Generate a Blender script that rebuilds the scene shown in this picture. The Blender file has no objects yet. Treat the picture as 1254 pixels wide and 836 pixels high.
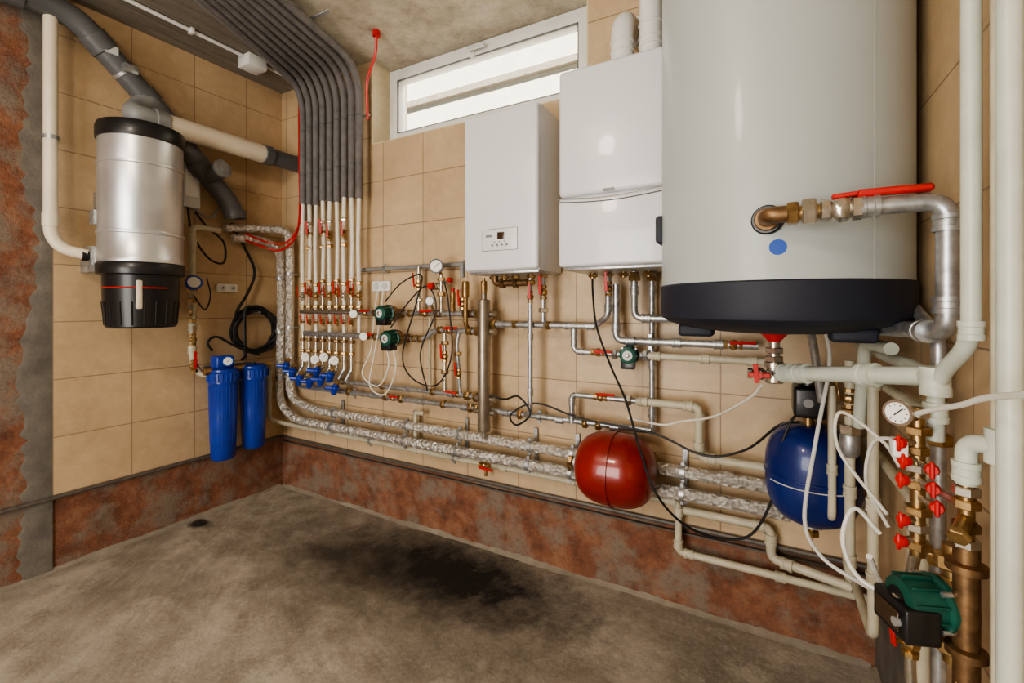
import bpy, bmesh, math, random
from mathutils import Vector, Matrix
random.seed(7)
V=Vector
# ------------------------------------------------------------------ materials
def newmat(name):
    m=bpy.data.materials.new(name); m.use_nodes=True
    nt=m.node_tree; b=nt.nodes['Principled BSDF']; return m,nt,b
def N(nt,t,**k):
    n=nt.nodes.new(t)
    for a,v in k.items(): setattr(n,a,v)
    return n
def noise(nt,scale,detail=4,rough=.55,vec=None):
    n=N(nt,'ShaderNodeTexNoise'); n.inputs['Scale'].default_value=scale; n.inputs['Detail'].default_value=detail; n.inputs['Roughness'].default_value=rough
    if vec is None:
        g=N(nt,'ShaderNodeNewGeometry'); vec=g.outputs['Position']
    nt.links.new(vec,n.inputs['Vector']); return n.outputs['Fac']
def ramp(nt,fac,stops):
    r=N(nt,'ShaderNodeValToRGB'); e=r.color_ramp.elements
    while len(e)<len(stops): e.new(.5)
    for i,(p,c) in enumerate(stops):
        e[i].position=p; e[i].color=(*c,1) if len(c)==3 else c
    nt.links.new(fac,r.inputs['Fac']); return r.outputs['Color']
def mix(nt,fac,a,b,mode='MIX'):
    m=N(nt,'ShaderNodeMix',data_type='RGBA',blend_type=mode)
    for s,v in ((m.inputs[0],fac),(m.inputs[6],a),(m.inputs[7],b)):
        if hasattr(v,'is_output'): nt.links.new(v,s)
        elif isinstance(v,(int,float)): s.default_value=v
        else: s.default_value=(*v,1)
    return m.outputs[2]
def bump(nt,b,h,strength,dist=.01):
    n=N(nt,'ShaderNodeBump'); n.inputs['Strength'].default_value=strength; n.inputs['Distance'].default_value=dist
    nt.links.new(h,n.inputs['Height']); nt.links.new(n.outputs['Normal'],b.inputs['Normal'])
def mat(name,col,rough=.4,metal=0.,var=.12,ns=30,bs=0,coat=0.):
    m,nt,b=newmat(name)
    f=noise(nt,ns)
    c=ramp(nt,f,[(.3,tuple(x*(1-var) for x in col)),(.7,tuple(min(1,x*(1+var)) for x in col))])
    nt.links.new(c,b.inputs['Base Color'])
    b.inputs['Roughness'].default_value=rough; b.inputs['Metallic'].default_value=metal
    b.inputs['Coat Weight'].default_value=coat
    if bs: bump(nt,b,noise(nt,ns*3),bs,.004)
    return m
M={}
def tile_mat(name,axis,ox,oz,c1,c2):
    m,nt,b=newmat(name)
    g=N(nt,'ShaderNodeNewGeometry'); s=N(nt,'ShaderNodeSeparateXYZ'); nt.links.new(g.outputs['Position'],s.inputs[0])
    def add(o,v):
        a=N(nt,'ShaderNodeMath',operation='ADD'); nt.links.new(o,a.inputs[0]); a.inputs[1].default_value=v; return a.outputs[0]
    cb=N(nt,'ShaderNodeCombineXYZ'); nt.links.new(add(s.outputs[axis],ox),cb.inputs[0]); nt.links.new(add(s.outputs[2],oz),cb.inputs[1])
    t=N(nt,'ShaderNodeTexBrick'); t.offset=0; t.squash=1
    nt.links.new(cb.outputs[0],t.inputs['Vector'])
    t.inputs['Scale'].default_value=1; t.inputs['Brick Width'].default_value=.30; t.inputs['Row Height'].default_value=.27
    t.inputs['Mortar Size'].default_value=.0024; t.inputs['Mortar Smooth'].default_value=.2; t.inputs['Bias'].default_value=0
    t.inputs['Color1'].default_value=(*c1,1); t.inputs['Color2'].default_value=(*c2,1); t.inputs['Mortar'].default_value=(.27,.18,.10,1)
    n1=noise(nt,3.2,6,.65); n2=noise(nt,18,7,.7); n3=noise(nt,1.3,4,.6)
    c=mix(nt,ramp(nt,n1,[(.40,(0,0,0)),(.72,(.7,.7,.7))]),t.outputs['Color'],tuple(x*.72 for x in c1))
    c=mix(nt,ramp(nt,n2,[(.45,(0,0,0)),(.80,(.55,.55,.55))]),c,(c1[0]*1.3,c1[1]*1.36,c1[2]*1.5))
    c=mix(nt,ramp(nt,n3,[(.48,(0,0,0)),(.75,(.45,.45,.45))]),c,(c1[0]*.62,c1[1]*.58,c1[2]*.5))
    c=mix(nt,t.outputs['Fac'],c,(.30,.205,.12))
    nt.links.new(c,b.inputs['Base Color'])
    b.inputs['Roughness'].default_value=.42
    inv=N(nt,'ShaderNodeMath',operation='SUBTRACT'); inv.inputs[0].default_value=1; nt.links.new(t.outputs['Fac'],inv.inputs[1])
    bump(nt,b,inv.outputs[0],.6,.003)
    return m
M['tile_b']=tile_mat('ceramic_tile_back',0,.25+.3*10,-.355+2.7,(.56,.41,.25),(.61,.455,.285))
M['tile_l']=tile_mat('ceramic_tile_left',1,1.144+.3*20,-.355+2.7,(.56,.40,.235),(.60,.44,.265))
def brick_mat():
    m,nt,b=newmat('raw_brick_with_mortar')
    n1=noise(nt,5,9,.72); n2=noise(nt,9,9,.75); n3=noise(nt,60,5,.7)
    c=ramp(nt,n2,[(.32,(.11,.045,.027)),(.5,(.235,.095,.052)),(.68,(.34,.175,.10))])
    c=mix(nt,ramp(nt,n1,[(.47,(0,0,0)),(.60,(.85,.85,.85))]),c,(.235,.195,.15))
    c=mix(nt,ramp(nt,n3,[(.5,(0,0,0)),(.8,(.7,.7,.7))]),c,(.09,.06,.04))
    nt.links.new(c,b.inputs['Base Color']); b.inputs['Roughness'].default_value=.9
    bump(nt,b,n1,1,.025); return m
M['brick']=brick_mat()
def cem(name,c1,c2,ns=9,st=.6):
    m,nt,b=newmat(name)
    n1=noise(nt,ns,8,.65); n2=noise(nt,ns*8,6,.7)
    c=ramp(nt,n1,[(.3,c1),(.7,c2)])
    c=mix(nt,ramp(nt,n2,[(.4,(0,0,0)),(.8,(.5,.5,.5))]),c,tuple(x*.55 for x in c1))
    nt.links.new(c,b.inputs['Base Color']); b.inputs['Roughness'].default_value=.92
    bump(nt,b,n2,st,.006); return m
M['cement']=cem('grey_cement',(.10,.088,.075),(.21,.185,.15))
M['mortar']=cem('floor_edge_mortar',(.25,.215,.165),(.38,.335,.265),14)
M['ground']=cem('outdoor_paving',(.40,.38,.33),(.52,.49,.43),4)
def ceil_mat():
    m,nt,b=newmat('concrete_ceiling')
    g=N(nt,'ShaderNodeNewGeometry'); s=N(nt,'ShaderNodeSeparateXYZ'); nt.links.new(g.outputs['Position'],s.inputs[0])
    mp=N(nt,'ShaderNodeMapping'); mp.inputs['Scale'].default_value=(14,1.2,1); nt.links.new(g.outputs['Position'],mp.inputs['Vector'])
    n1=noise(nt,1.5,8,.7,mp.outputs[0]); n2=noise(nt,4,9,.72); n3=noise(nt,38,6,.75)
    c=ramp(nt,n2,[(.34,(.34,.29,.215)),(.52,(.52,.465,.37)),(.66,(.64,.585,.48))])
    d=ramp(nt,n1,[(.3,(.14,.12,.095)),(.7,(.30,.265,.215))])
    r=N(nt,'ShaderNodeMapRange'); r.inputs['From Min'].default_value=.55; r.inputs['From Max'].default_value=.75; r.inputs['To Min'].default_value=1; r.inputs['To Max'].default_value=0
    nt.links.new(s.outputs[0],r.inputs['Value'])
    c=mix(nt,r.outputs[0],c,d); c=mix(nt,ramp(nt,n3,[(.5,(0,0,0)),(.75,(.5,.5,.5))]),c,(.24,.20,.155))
    nt.links.new(c,b.inputs['Base Color']); b.inputs['Roughness'].default_value=.93; bump(nt,b,n3,.6,.012); return m
M['ceiling']=ceil_mat()
M['plaster']=cem('cream_plaster',(.68,.58,.40),(.76,.66,.47),6,.1)
M['facade']=cem('facade_paint',(.72,.67,.56),(.80,.75,.64),1,.1)
def floor_mat():
    m,nt,b=newmat('stained_concrete_floor')
    g=N(nt,'ShaderNodeNewGeometry')
    n1=noise(nt,1.7,9,.68); n2=noise(nt,7,9,.72); n3=noise(nt,55,6,.75); n4=noise(nt,3.7,9,.75)
    c=ramp(nt,n1,[(.34,(.225,.195,.155)),(.48,(.34,.30,.245)),(.62,(.47,.425,.35))])
    c=mix(nt,ramp(nt,n2,[(.38,(.6,.6,.6)),(.56,(0,0,0))]),c,(.20,.17,.13))
    c=mix(nt,ramp(nt,n4,[(.52,(0,0,0)),(.62,(.65,.65,.65))]),c,(.52,.47,.385))
    c=mix(nt,ramp(nt,n3,[(.5,(0,0,0)),(.75,(.55,.55,.55))]),c,(.56,.51,.42))
    def scl(o,lo,hi):
        r=N(nt,'ShaderNodeMapRange'); r.inputs['From Min'].default_value=lo; r.inputs['From Max'].default_value=hi
        r.inputs['To Min'].default_value=1; r.inputs['To Max'].default_value=0; nt.links.new(o,r.inputs['Value']); return r.outputs[0]
    def patch(cx,cy,rx,ry,col,lo,hi,c,ns=9):
        mp=N(nt,'ShaderNodeMapping'); mp.inputs['Location'].default_value=(-cx/rx,-cy/ry,0); mp.inputs['Scale'].default_value=(1/rx,1/ry,0)
        nt.links.new(g.outputs['Position'],mp.inputs['Vector'])
        ln=N(nt,'ShaderNodeVectorMath',operation='LENGTH'); nt.links.new(mp.outputs[0],ln.inputs[0])
        a=N(nt,'ShaderNodeMath',operation='MULTIPLY_ADD'); nt.links.new(noise(nt,ns,9,.75),a.inputs[0]); a.inputs[1].default_value=2.2; nt.links.new(ln.outputs['Value'],a.inputs[2])
        return mix(nt,scl(a.outputs[0],lo,hi),c,col)
    c=patch(1.30,-.36,.95,.42,(.115,.092,.066),1.3,2.4,c,5)
    c=patch(1.64,-.25,.60,.26,(.014,.012,.010),1.45,2.35,c,8)
    c=patch(1.05,-.42,.22,.10,(.06,.05,.038),1.4,2.2,c,8)
    c=patch(.10,-.56,.10,.07,(.03,.025,.02),1.5,2.0,c)
    nt.links.new(c,b.inputs['Base Color']); b.inputs['Roughness'].default_value=.8
    bump(nt,b,n2,.45,.02); return m
M['floor']=floor_mat()
M['enamel']=mat('white_enamel',(.72,.74,.77),.32,0,.015,4,coat=.2)
M['tankgrey']=mat('tank_jacket_grey',(.43,.47,.465),.44,0,.03,3,coat=.1)
M['navy']=mat('navy_plastic',(.014,.017,.030),.62,0,.15,10)
M['black']=mat('black_plastic',(.010,.010,.011),.36,0,.2,20,coat=.1)
M['rubber']=mat('black_cable',(.012,.012,.013),.5,0,.2,40)
def brushed():
    m,nt,b=newmat('brushed_aluminium')
    f=noise(nt,6,3); c=ramp(nt,f,[(.3,(.56,.57,.58)),(.7,(.72,.73,.74))])
    nt.links.new(c,b.inputs['Base Color']); b.inputs['Metallic'].default_value=.8; b.inputs['Roughness'].default_value=.36; return m
M['alu']=brushed()
M['steel']=mat('stainless_brown_steel',(.36,.31,.25),.38,.85,.15,20)
M['galv']=mat('galvanised_steel',(.46,.47,.48),.38,.8,.28,45)
M['brass']=mat('brass',(.42,.28,.13),.34,.92,.32,60)
M['bronze']=mat('oxidised_bronze',(.22,.13,.065),.45,.8,.35,50)
M['nickel']=mat('nickel_plated',(.60,.56,.49),.27,.92,.15,50)
M['redp']=mat('red_plastic',(.50,.014,.012),.38,0,.1,20)
M['redpaint']=mat('red_vessel_paint',(.25,.010,.006),.30,.1,.22,6,coat=.4)
M['bluep']=mat('blue_filter_plastic',(.008,.040,.33),.32,0,.15,12,coat=.15)
M['bluepaint']=mat('blue_tank_paint',(.006,.022,.16),.35,.1,.2,8,coat=.25)
M['green']=mat('green_pump_paint',(.007,.075,.053),.42,.1,.25,30)
M['ppr']=mat('cream_polypropylene',(.52,.48,.36),.42,0,.14,14)
M['pprw']=mat('pale_polypropylene',(.56,.60,.52),.4,0,.08,14)
M['pvcw']=mat('cream_pvc',(.76,.67,.52),.38,0,.05,8)
M['hose']=mat('white_hose',(.72,.71,.66),.4,0,.05,8)
M['white']=mat('white_plastic',(.78,.78,.76),.4,0,.03,10)
M['pvcg']=mat('grey_pvc',(.105,.107,.11),.42,0,.15,8)
M['pvcl']=mat('light_grey_pvc',(.25,.25,.245),.42,0,.15,8)
M['foam']=mat('grey_pipe_insulation',(.155,.145,.145),.8,0,.18,20,.2)
M['pex']=mat('white_pex_pipe',(.76,.73,.65),.4,0,.06,20)
M['dial']=mat('dial_face',(.85,.85,.82),.4,0,.02,5)
M['chrome']=mat('chrome',(.8,.8,.82),.12,1,.02,5)
M['bluegrey']=mat('blue_dial',(.015,.08,.42),.4,0,.1,10)
M['rail']=mat('dark_trim',(.12,.105,.09),.5,.2,.3,30)
M['disp']=mat('brown_display',(.06,.035,.02),.15,0,.1,10)
M['pgrey']=mat('panel_grey',(.58,.59,.58),.4,0,.03,10)
def foil():
    m,nt,b=newmat('crumpled_foil')
    v=N(nt,'ShaderNodeTexVoronoi'); v.inputs['Scale'].default_value=55
    g=N(nt,'ShaderNodeNewGeometry'); nt.links.new(g.outputs['Position'],v.inputs['Vector'])
    n=noise(nt,40,6,.7)
    c=ramp(nt,n,[(.35,(.56,.52,.46)),(.65,(.92,.89,.84))]); nt.links.new(c,b.inputs['Base Color'])
    b.inputs['Metallic'].default_value=.7; b.inputs['Roughness'].default_value=.28
    a=N(nt,'ShaderNodeMath',operation='ADD'); nt.links.new(v.outputs['Distance'],a.inputs[0]); nt.links.new(n,a.inputs[1])
    bump(nt,b,a.outputs[0],1,.013); return m
M['foil']=foil()
def glass():
    m,nt,b=newmat('window_glass'); b.inputs['Transmission Weight'].default_value=1; b.inputs['Roughness'].default_value=0; b.inputs['IOR'].default_value=1.02
    f=noise(nt,2); nt.links.new(ramp(nt,f,[(0,(.97,.98,.98)),(1,(1,1,1))]),b.inputs['Base Color']); return m
M['glass']=glass()
def emis(name,col,s):
    m,nt,b=newmat(name); b.inputs['Emission Color'].default_value=(*col,1); b.inputs['Emission Strength'].default_value=s
    f=noise(nt,2); nt.links.new(ramp(nt,f,[(0,(.9,.9,.9)),(1,(1,1,1))]),b.inputs['Base Color']); return m
M['fill_lamp']=emis('fill_lamp_diffuser',(1,.9,.75),6)  # glow of the added fill lamp
# ------------------------------------------------------------------ geometry kit
class Part:
    def __init__(s,name,m): s.name=name; s.m=m; s.v=[]; s.f=[]
    def add(s,v,f):
        o=len(s.v); s.v+= [V(x) for x in v]; s.f+=[[i+o for i in q] for q in f]
class G:
    allg=[]
    def __init__(s,name,join=False): s.name=name; s.p={}; s.join=join; G.allg.append(s)
    def __call__(s,name,m):
        k=(name,m)
        if k not in s.p: s.p[k]=Part(name,m)
        return s.p[k]
def basis(d):
    d=V(d).normalized(); a=V((0,0,1)) if abs(d.z)<.9 else V((1,0,0))
    x=a.cross(d).normalized(); return x,d.cross(x),d
def lathe(p,o,d,prof,seg=20,rot=0):
    o=V(o); x,y,d=basis(d); v=[];f=[];n=len(prof)
    for r,h in prof:
        r=max(r,1e-4)
        for i in range(seg):
            a=2*math.pi*i/seg+rot; v.append(o+d*h+x*(r*math.cos(a))+y*(r*math.sin(a)))
    for j in range(n-1):
        for i in range(seg):
            k=(i+1)%seg; f.append([j*seg+i,j*seg+k,(j+1)*seg+k,(j+1)*seg+i])
    f.append(list(range(seg))[::-1]); f.append([(n-1)*seg+i for i in range(seg)])
    p.add(v,f)
def cyl(p,a,b,r,seg=16,r2=None,bev=0):
    a=V(a);b=V(b);L=(b-a).length; r2=r if r2 is None else r2
    if bev: lathe(p,a,b-a,[(r-bev,0),(r,bev),(r2,L-bev),(r2-bev,L)],seg)
    else: lathe(p,a,b-a,[(r,0),(r2,L)],seg)
def fil(pts,R):
    pts=[V(q) for q in pts]
    if R<=0 or len(pts)<3: return pts
    out=[pts[0]]
    for i in range(1,len(pts)-1):
        a,b,c=pts[i-1],pts[i],pts[i+1]
        r=min(R,(a-b).length*.49,(c-b).length*.49)
        p0=b+(a-b).normalized()*r; p2=b+(c-b).normalized()*r
        for k in range(7):
            t=k/6; out.append(p0*(1-t)**2+b*2*t*(1-t)+p2*t*t)
    out.append(pts[-1]); return out
def cat(pts,n=8):
    pts=[V(q) for q in pts]; P=[pts[0]*2-pts[1]]+pts+[pts[-1]*2-pts[-2]]; out=[]
    for i in range(1,len(P)-2):
        a,b,c,d=P[i-1:i+3]
        for k in range(n):
            t=k/n; out.append(.5*((2*b)+(c-a)*t+(2*a-5*b+4*c-d)*t*t+(3*b-a-3*c+d)*t**3))
    out.append(pts[-1]); return out
def sweep(p,pts,r,seg=12):
    n=len(pts); v=[];f=[]
    t0=(pts[1]-pts[0]).normalized(); x,y,_=basis(t0)
    for i in range(n):
        a=pts[max(i-1,0)]; b=pts[min(i+1,n-1)]; t=(b-a)
        if t.length<1e-9: t=t0
        t=t.normalized(); x=(x-t*x.dot(t)).normalized(); y=t.cross(x)
        for k in range(seg):
            an=2*math.pi*k/seg; v.append(pts[i]+x*(r*math.cos(an))+y*(r*math.sin(an)))
    for j in range(n-1):
        for i in range(seg):
            k=(i+1)%seg; f.append([j*seg+i,j*seg+k,(j+1)*seg+k,(j+1)*seg+i])
    f.append(list(range(seg))[::-1]); f.append([(n-1)*seg+i for i in range(seg)])
    p.add(v,f)
def tube(p,pts,r,R=.03,seg=12): sweep(p,fil(pts,R),r,seg)
def cable(p,pts,r=.004,seg=8): sweep(p,cat(pts),r,seg)
def box(p,a,b,bev=0,seg=2,rot=None,about=None):
    bm=bmesh.new(); bmesh.ops.create_cube(bm,size=1)
    c=V([(a[i]+b[i])/2 for i in range(3)]); s=[abs(b[i]-a[i]) for i in range(3)]
    for q in bm.verts: q.co=V((q.co.x*s[0],q.co.y*s[1],q.co.z*s[2]))
    if bev: bmesh.ops.bevel(bm,geom=bm.edges[:],offset=bev,segments=seg,profile=.5,affect='EDGES')
    bm.verts.index_update(); bm.verts.ensure_lookup_table()
    Rm=rot if rot is not None else Matrix.Identity(3); ab=V(about) if about is not None else c
    p.add([Rm@(q.co+c-ab)+ab for q in bm.verts],[[q.index for q in fc.verts] for fc in bm.faces]); bm.free()
def ring(p,c,d,R,r,seg=24,ss=8):
    x,y,_=basis(d); c=V(c); v=[];f=[]
    for i in range(seg):
        a=2*math.pi*i/seg; u=x*math.cos(a)+y*math.sin(a)
        for k in range(ss):
            b=2*math.pi*k/ss; v.append(c+u*(R+r*math.cos(b))+V(d).normalized()*(r*math.sin(b)))
    for i in range(seg):
        for k in range(ss):
            i2=(i+1)%seg;k2=(k+1)%ss; f.append([i*ss+k,i2*ss+k,i2*ss+k2,i*ss+k2])
    p.add(v,f)
def bar(p,a,b,w,t,up=(0,0,1),bev=.001):
    a=V(a);b=V(b);d=(b-a);L=d.length;d.normalize(); up=V(up); y=up.cross(d).normalized(); z=d.cross(y)
    Rm=Matrix((d,y,z)).transposed(); c=(a+b)/2
    box(p,c-V((L/2,w/2,t/2)),c+V((L/2,w/2,t/2)),bev,1,Rm,c)
# ---- fittings
def coup(g,c,d,r,L=.04,m='ppr',nm='couplings'):
    c=V(c);d=V(d).normalized(); k=r*1.32
    lathe(g(nm,m),c-d*L/2,d,[(r,0),(k,.0),(k,L*.28),(k*.93,L*.32),(k*.93,L*.68),(k,L*.72),(k,L),(r,L)],16)
def hexn(g,c,d,r,L=.02,m='brass',nm='hex_nuts'):
    c=V(c);d=V(d).normalized(); lathe(g(nm,m),c-d*L/2,d,[(r*.9,0),(r,L*.12),(r,L*.88),(r*.9,L)],6)
def clampring(g,c,d,r,wall=None):
    c=V(c);d=V(d).normalized(); cyl(g('clamps','galv'),c-d*.009,c+d*.009,r+.004,16)
    x=V((0,0,1)) if abs(d.z)<.5 else V((1,0,0))
    for s in (1,-1): box(g('clamps','galv'),c+x*s*(r+.009)-V((.007,.007,.007)),c+x*s*(r+.009)+V((.007,.007,.007)),.001,1)
    if wall is not None: cyl(g('clamps','galv'),c,wall,.004,8)
def valve(g,c,d,h,s=1.,body='brass',hm='redp',lever=True):
    c=V(c);d=V(d).normalized();h=V(h).normalized()
    lathe(g('valve_bodies',body),c-d*.034*s,d,[(.014*s,0),(.017*s,.002*s),(.017*s,.014*s),(.012*s,.016*s),(.019*s,.024*s),(.021*s,.034*s),(.019*s,.044*s),(.012*s,.052*s),(.017*s,.054*s),(.017*s,.066*s),(.014*s,.068*s)],8)
    cyl(g('valve_stems',body),c,c+h*.034*s,.006*s,8)
    t=c+h*.034*s
    if lever:
        bar(g('valve_handles',hm),t-d*.012*s,t+d*.035*s+h*.006*s,.014*s,.005*s,h)
        bar(g('valve_handles',hm),t+d*.033*s+h*.006*s,t+d*.078*s+h*.010*s,.012*s,.006*s,h)
    else:
        x=d; bar(g('valve_handles',hm),t-x*.03*s,t+x*.03*s,.016*s,.010*s,h,.002); cyl(g('valve_handles',hm),t-h*.004*s,t+h*.01*s,.010*s,10)
def gauge(g,c,d,r,m='black'):
    c=V(c);d=V(d).normalized()
    lathe(g('gauge_case',m),c-d*r*.5,d,[(r*.8,0),(r,.1*r),(r,r*.5),(r*1.1,r*.52),(r*1.1,r*.68),(r*.94,r*.68)],24)
    cyl(g('gauge_dial','dial'),c+d*r*.17,c+d*r*.22,r*.88,24)
    x,y,_=basis(d); bar(g('gauge_needle','black'),c+d*r*.25-(x+y)*r*.2,c+d*r*.25+(x+y)*r*.45,r*.09,r*.03,d,0)
    for i in range(9):
        a=-.8+i*.58; u=x*math.sin(a)+y*math.cos(a); bar(g('gauge_needle','black'),c+d*r*.235+u*r*.62,c+d*r*.235+u*r*.78,r*.06,r*.02,d,0)
def pump(name,c,axis,face,s=1.,bodym='bronze',big=False):
    g=G(name); c=V(c);a=V(axis).normalized();f=V(face).normalized(); x=a.cross(f)
    lathe(g('volute',bodym),c-f*.02*s,f,[(.03*s,0),(.045*s,.008*s),(.048*s,.022*s),(.05*s,.036*s),(.046*s,.040*s)],24)
    lathe(g('motor_housing','green'),c+f*.02*s,f,[(.046*s,0),(.05*s,.004*s),(.05*s,.012*s),(.042*s,.016*s),(.042*s,.06*s),(.040*s,.072*s),(.030*s,.076*s)],24)
    for i in range(10):
        an=2*math.pi*i/10; u=a*math.cos(an)+x*math.sin(an)
        bar(g('cooling_fins','green'),c+f*.036*s+u*.043*s,c+f*.088*s+u*.043*s,.004*s,.008*s,u,.0005)
    lathe(g('vent_plug','nickel'),c+f*.094*s,f,[(.010*s,0),(.010*s,.006*s),(.007*s,.008*s)],12)
    cyl(g('label','black' if big else 'pgrey'),c+f*.0935*s,c+f*.097*s,.024*s,20)
    Rm=Matrix((a,x,f)).transposed()
    if big:
        q=c-a*.026*s+f*.080*s; hs=V((.032,.046,.030))*s
        box(g('terminal_box','black'),q-hs,q+hs,.006*s,3,Rm,q)
        q2=q+f*.032*s; hs=V((.018,.030,.002))*s; box(g('terminal_label','disp'),q2-hs,q2+hs,.001*s,1,Rm,q2)
        cyl(g('speed_knob','pvcl'),q+f*.03*s+x*.026*s,q+f*.038*s+x*.026*s,.008*s,12)
        cyl(g('cable_gland','black'),q-a*.03*s,q-a*.05*s,.009*s,10)
    else:
        q=c+x*.048*s+f*.06*s
        box(g('terminal_box','black'),q-V((.034,.02,.03))*s,q+V((.034,.02,.03))*s,.004*s,2,Rm,q)
    for sg in (1,-1):
        cyl(g('port',bodym),c,c+a*sg*.075*s,.017*s,14)
        hexn(g,c+a*sg*.078*s,a,.029*s,.024*s,bodym,'union_nuts')
        cyl(g('port',bodym),c+a*sg*.088*s,c+a*sg*.11*s,.016*s,14)
    for sx in (1,-1):
        for sa in (1,-1): cyl(g('bolts','galv'),c+f*.022*s+(x*sx+a*sa)*.034*s,c+f*.044*s+(x*sx+a*sa)*.034*s,.005*s,6)
    return g
# ------------------------------------------------------------------ ROOM
XW=3.22; H=2.7; YB=-4.0
g=G('floor',True); box(g('slab','floor'),(-.2,YB-.2,-.12),(XW+.2,.3,0))
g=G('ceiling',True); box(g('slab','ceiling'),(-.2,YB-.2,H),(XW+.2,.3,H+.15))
g=G('wall_back',True)
wx0,wx1,wz0=.856,2.206,2.2
box(g('core','brick'),(-.2,.012,0),(XW+.2,.3,wz0)); box(g('core','brick'),(-.2,.012,wz0),(wx0,.3,H)); box(g('core','brick'),(wx1,.012,wz0),(XW+.2,.3,H))
box(g('tiles','tile_b'),(0,0,.345),(XW,.0121,wz0)); box(g('tiles','tile_b'),(0,0,wz0),(wx0,.0121,H)); box(g('tiles','tile_b'),(wx1,0,wz0),(XW,.0121,H))
e=.006
box(g('reveal','plaster'),(wx0,.0,wz0),(wx0+e,.3,H)); box(g('reveal','plaster'),(wx1-e,.0,wz0),(wx1,.3,H)); box(g('reveal','plaster'),(wx0,.0,wz0),(wx1,.3,wz0+e))
g=G('wall_left',True)
box(g('core','brick'),(-.2,YB-.2,0),(-.012,.012,H))
box(g('tiles','tile_l'),(-.0121,-1.144,.345),(0,0,H))
pv=[];pf=[];n=90
for i in range(n+1):
    z=H*i/n; w=.035*random.random()+.022*math.sin(z*3)+.02*math.sin(z*7+1)
    pv+=[(-.0119,-1.144,z),(-.004,-1.144,z),(-.004,-1.200-w,z),(-.0119,-1.215-w,z)]
for i in range(n):
    a=i*4
    for k in range(3): pf.append([a+k,a+k+1,a+5+k,a+4+k])
g('cement_strip','cement').add(pv,pf)
g=G('wall_right',True)
box(g('core','cement'),(XW+.012,YB-.2,0),(XW+.2,.012,H)); box(g('tiles','tile_l'),(XW,-1.9,.345),(XW+.0121,0,H))
g=G('wall_front',True)
dx0,dx1,dz=1.0,2.5,2.1
box(g('core','plaster'),(-.2,YB-.2,0),(dx0,YB,H)); box(g('core','plaster'),(dx1,YB-.2,0),(XW+.2,YB,H)); box(g('core','plaster'),(dx0,YB-.2,dz),(dx1,YB,H))
g=G('door_1')
for a,b in (((dx0,YB-.1,0),(dx0+.06,YB+.02,dz)),((dx1-.06,YB-.1,0),(dx1,YB+.02,dz)),((dx0,YB-.1,dz-.06),(dx1,YB+.02,dz))): box(g('frame','white'),a,b,.004)
g=G('added_sun_blocker'); box(g('blocker_slab','mortar'),(-.5,-8.5,2.75),(4.2,YB-.2,2.9));  # unseen slab on posts, added to keep sun out of the doorway
for xx in (-.4,4.0): box(g('blocker_posts','mortar'),(xx,-8.4,-.12),(xx+.15,-8.25,2.75))
g=G('trim_1',True); tube(g('t','rail'),[(.004,-1.9,.345),(.004,-.02,.345)],.010,0,8)
g=G('trim_2',True); tube(g('t','rail'),[(.0,-.004,.345),(XW,-.004,.345)],.010,0,8); box(g('t2','rail'),(0,-.006,.312),(XW,.01,.318)) 
def skirt(name,pt,nrm,L0,L1):
    g=G(name,True); n=110; v=[];f=[]
    for i in range(n+1):
        s=L0+(L1-L0)*i/n; b=V(pt(s)); w=.016+.008*random.random()+.005*math.sin(s*7); h=.010+.007*random.random()+.004*math.sin(s*11)
        v+=[b-V(nrm)*.02+V((0,0,h+.006)),b+V((0,0,h)),b+V(nrm)*w*.5+V((0,0,h*.35)),b+V(nrm)*w,b+V(nrm)*w-V((0,0,.01))]
    for i in range(n):
        for k in range(4): f.append([i*5+k,i*5+k+1,i*5+6+k,i*5+5+k])
    g('m','mortar').add(v,f)
skirt('baseboard_back',lambda s:(s,.012,0),(0,-1,0),0,XW)
skirt('baseboard_left',lambda s:(-.012,s,0),(1,0,0),-3.5,0)
skirt('baseboard_right',lambda s:(XW+.012,s,0),(-1,0,0),-3.5,0)
# window
g=G('window_1'); yw=.16
def frame(nm,x0,x1,z0,z1,y0,y1,w,b=.006):
    p=g(nm,'white')
    box(p,(x0,y0,z0),(x0+w,y1,z1),b); box(p,(x1-w,y0,z0),(x1,y1,z1),b); box(p,(x0+w*.8,y0,z0),(x1-w*.8,y1,z0+w),b); box(p,(x0+w*.8,y0,z1-w),(x1-w*.8,y1,z1),b)
frame('outer_frame',wx0+.006,wx1-.006,wz0+.006,H-.004,yw-.02,yw+.05,.045)
frame('sash_frame',wx0+.045,wx1-.045,wz0+.045,H-.04,yw-.04,yw+.03,.05)
p=g('gasket','pvcg'); a0,a1,b0,b1=wx0+.095,wx1-.095,wz0+.095,H-.09
for A,B in (((a0-.004,yw-.042,b0-.004),(a0,yw-.03,b1)),((a1,yw-.042,b0),(a1+.004,yw-.03,b1)),((a0-.004,yw-.042,b0-.004),(a1+.004,yw-.03,b0)),((a0-.004,yw-.042,b1),(a1+.004,yw-.03,b1+.004))): box(p,A,B)
frame_z=H-.065
box(g('glass_pane','glass'),(wx0+.095,yw-.004,wz0+.095),(wx1-.095,yw+.004,H-.09))
xh=(wx0+wx1)/2-.03
box(g('handle','white'),(xh-.014,yw-.052,frame_z-.03),(xh+.014,yw-.04,frame_z+.03),.003); cyl(g('handle','galv'),(xh,yw-.04,frame_z),(xh,yw-.075,frame_z),.008); box(g('handle','pgrey'),(xh-.005,yw-.088,frame_z-.012),(xh+.10,yw-.072,frame_z+.008),.004)
g=G('neighbour_house_facade'); box(g('wall','facade'),(-8,4.2,-1),(12,4.4,7)); box(g('cornice','mortar'),(-8,4.12,4.75),(12,4.2,4.85)); box(g('plinth_band','ground'),(-8,4.17,3.42),(12,4.2,3.50))
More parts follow.
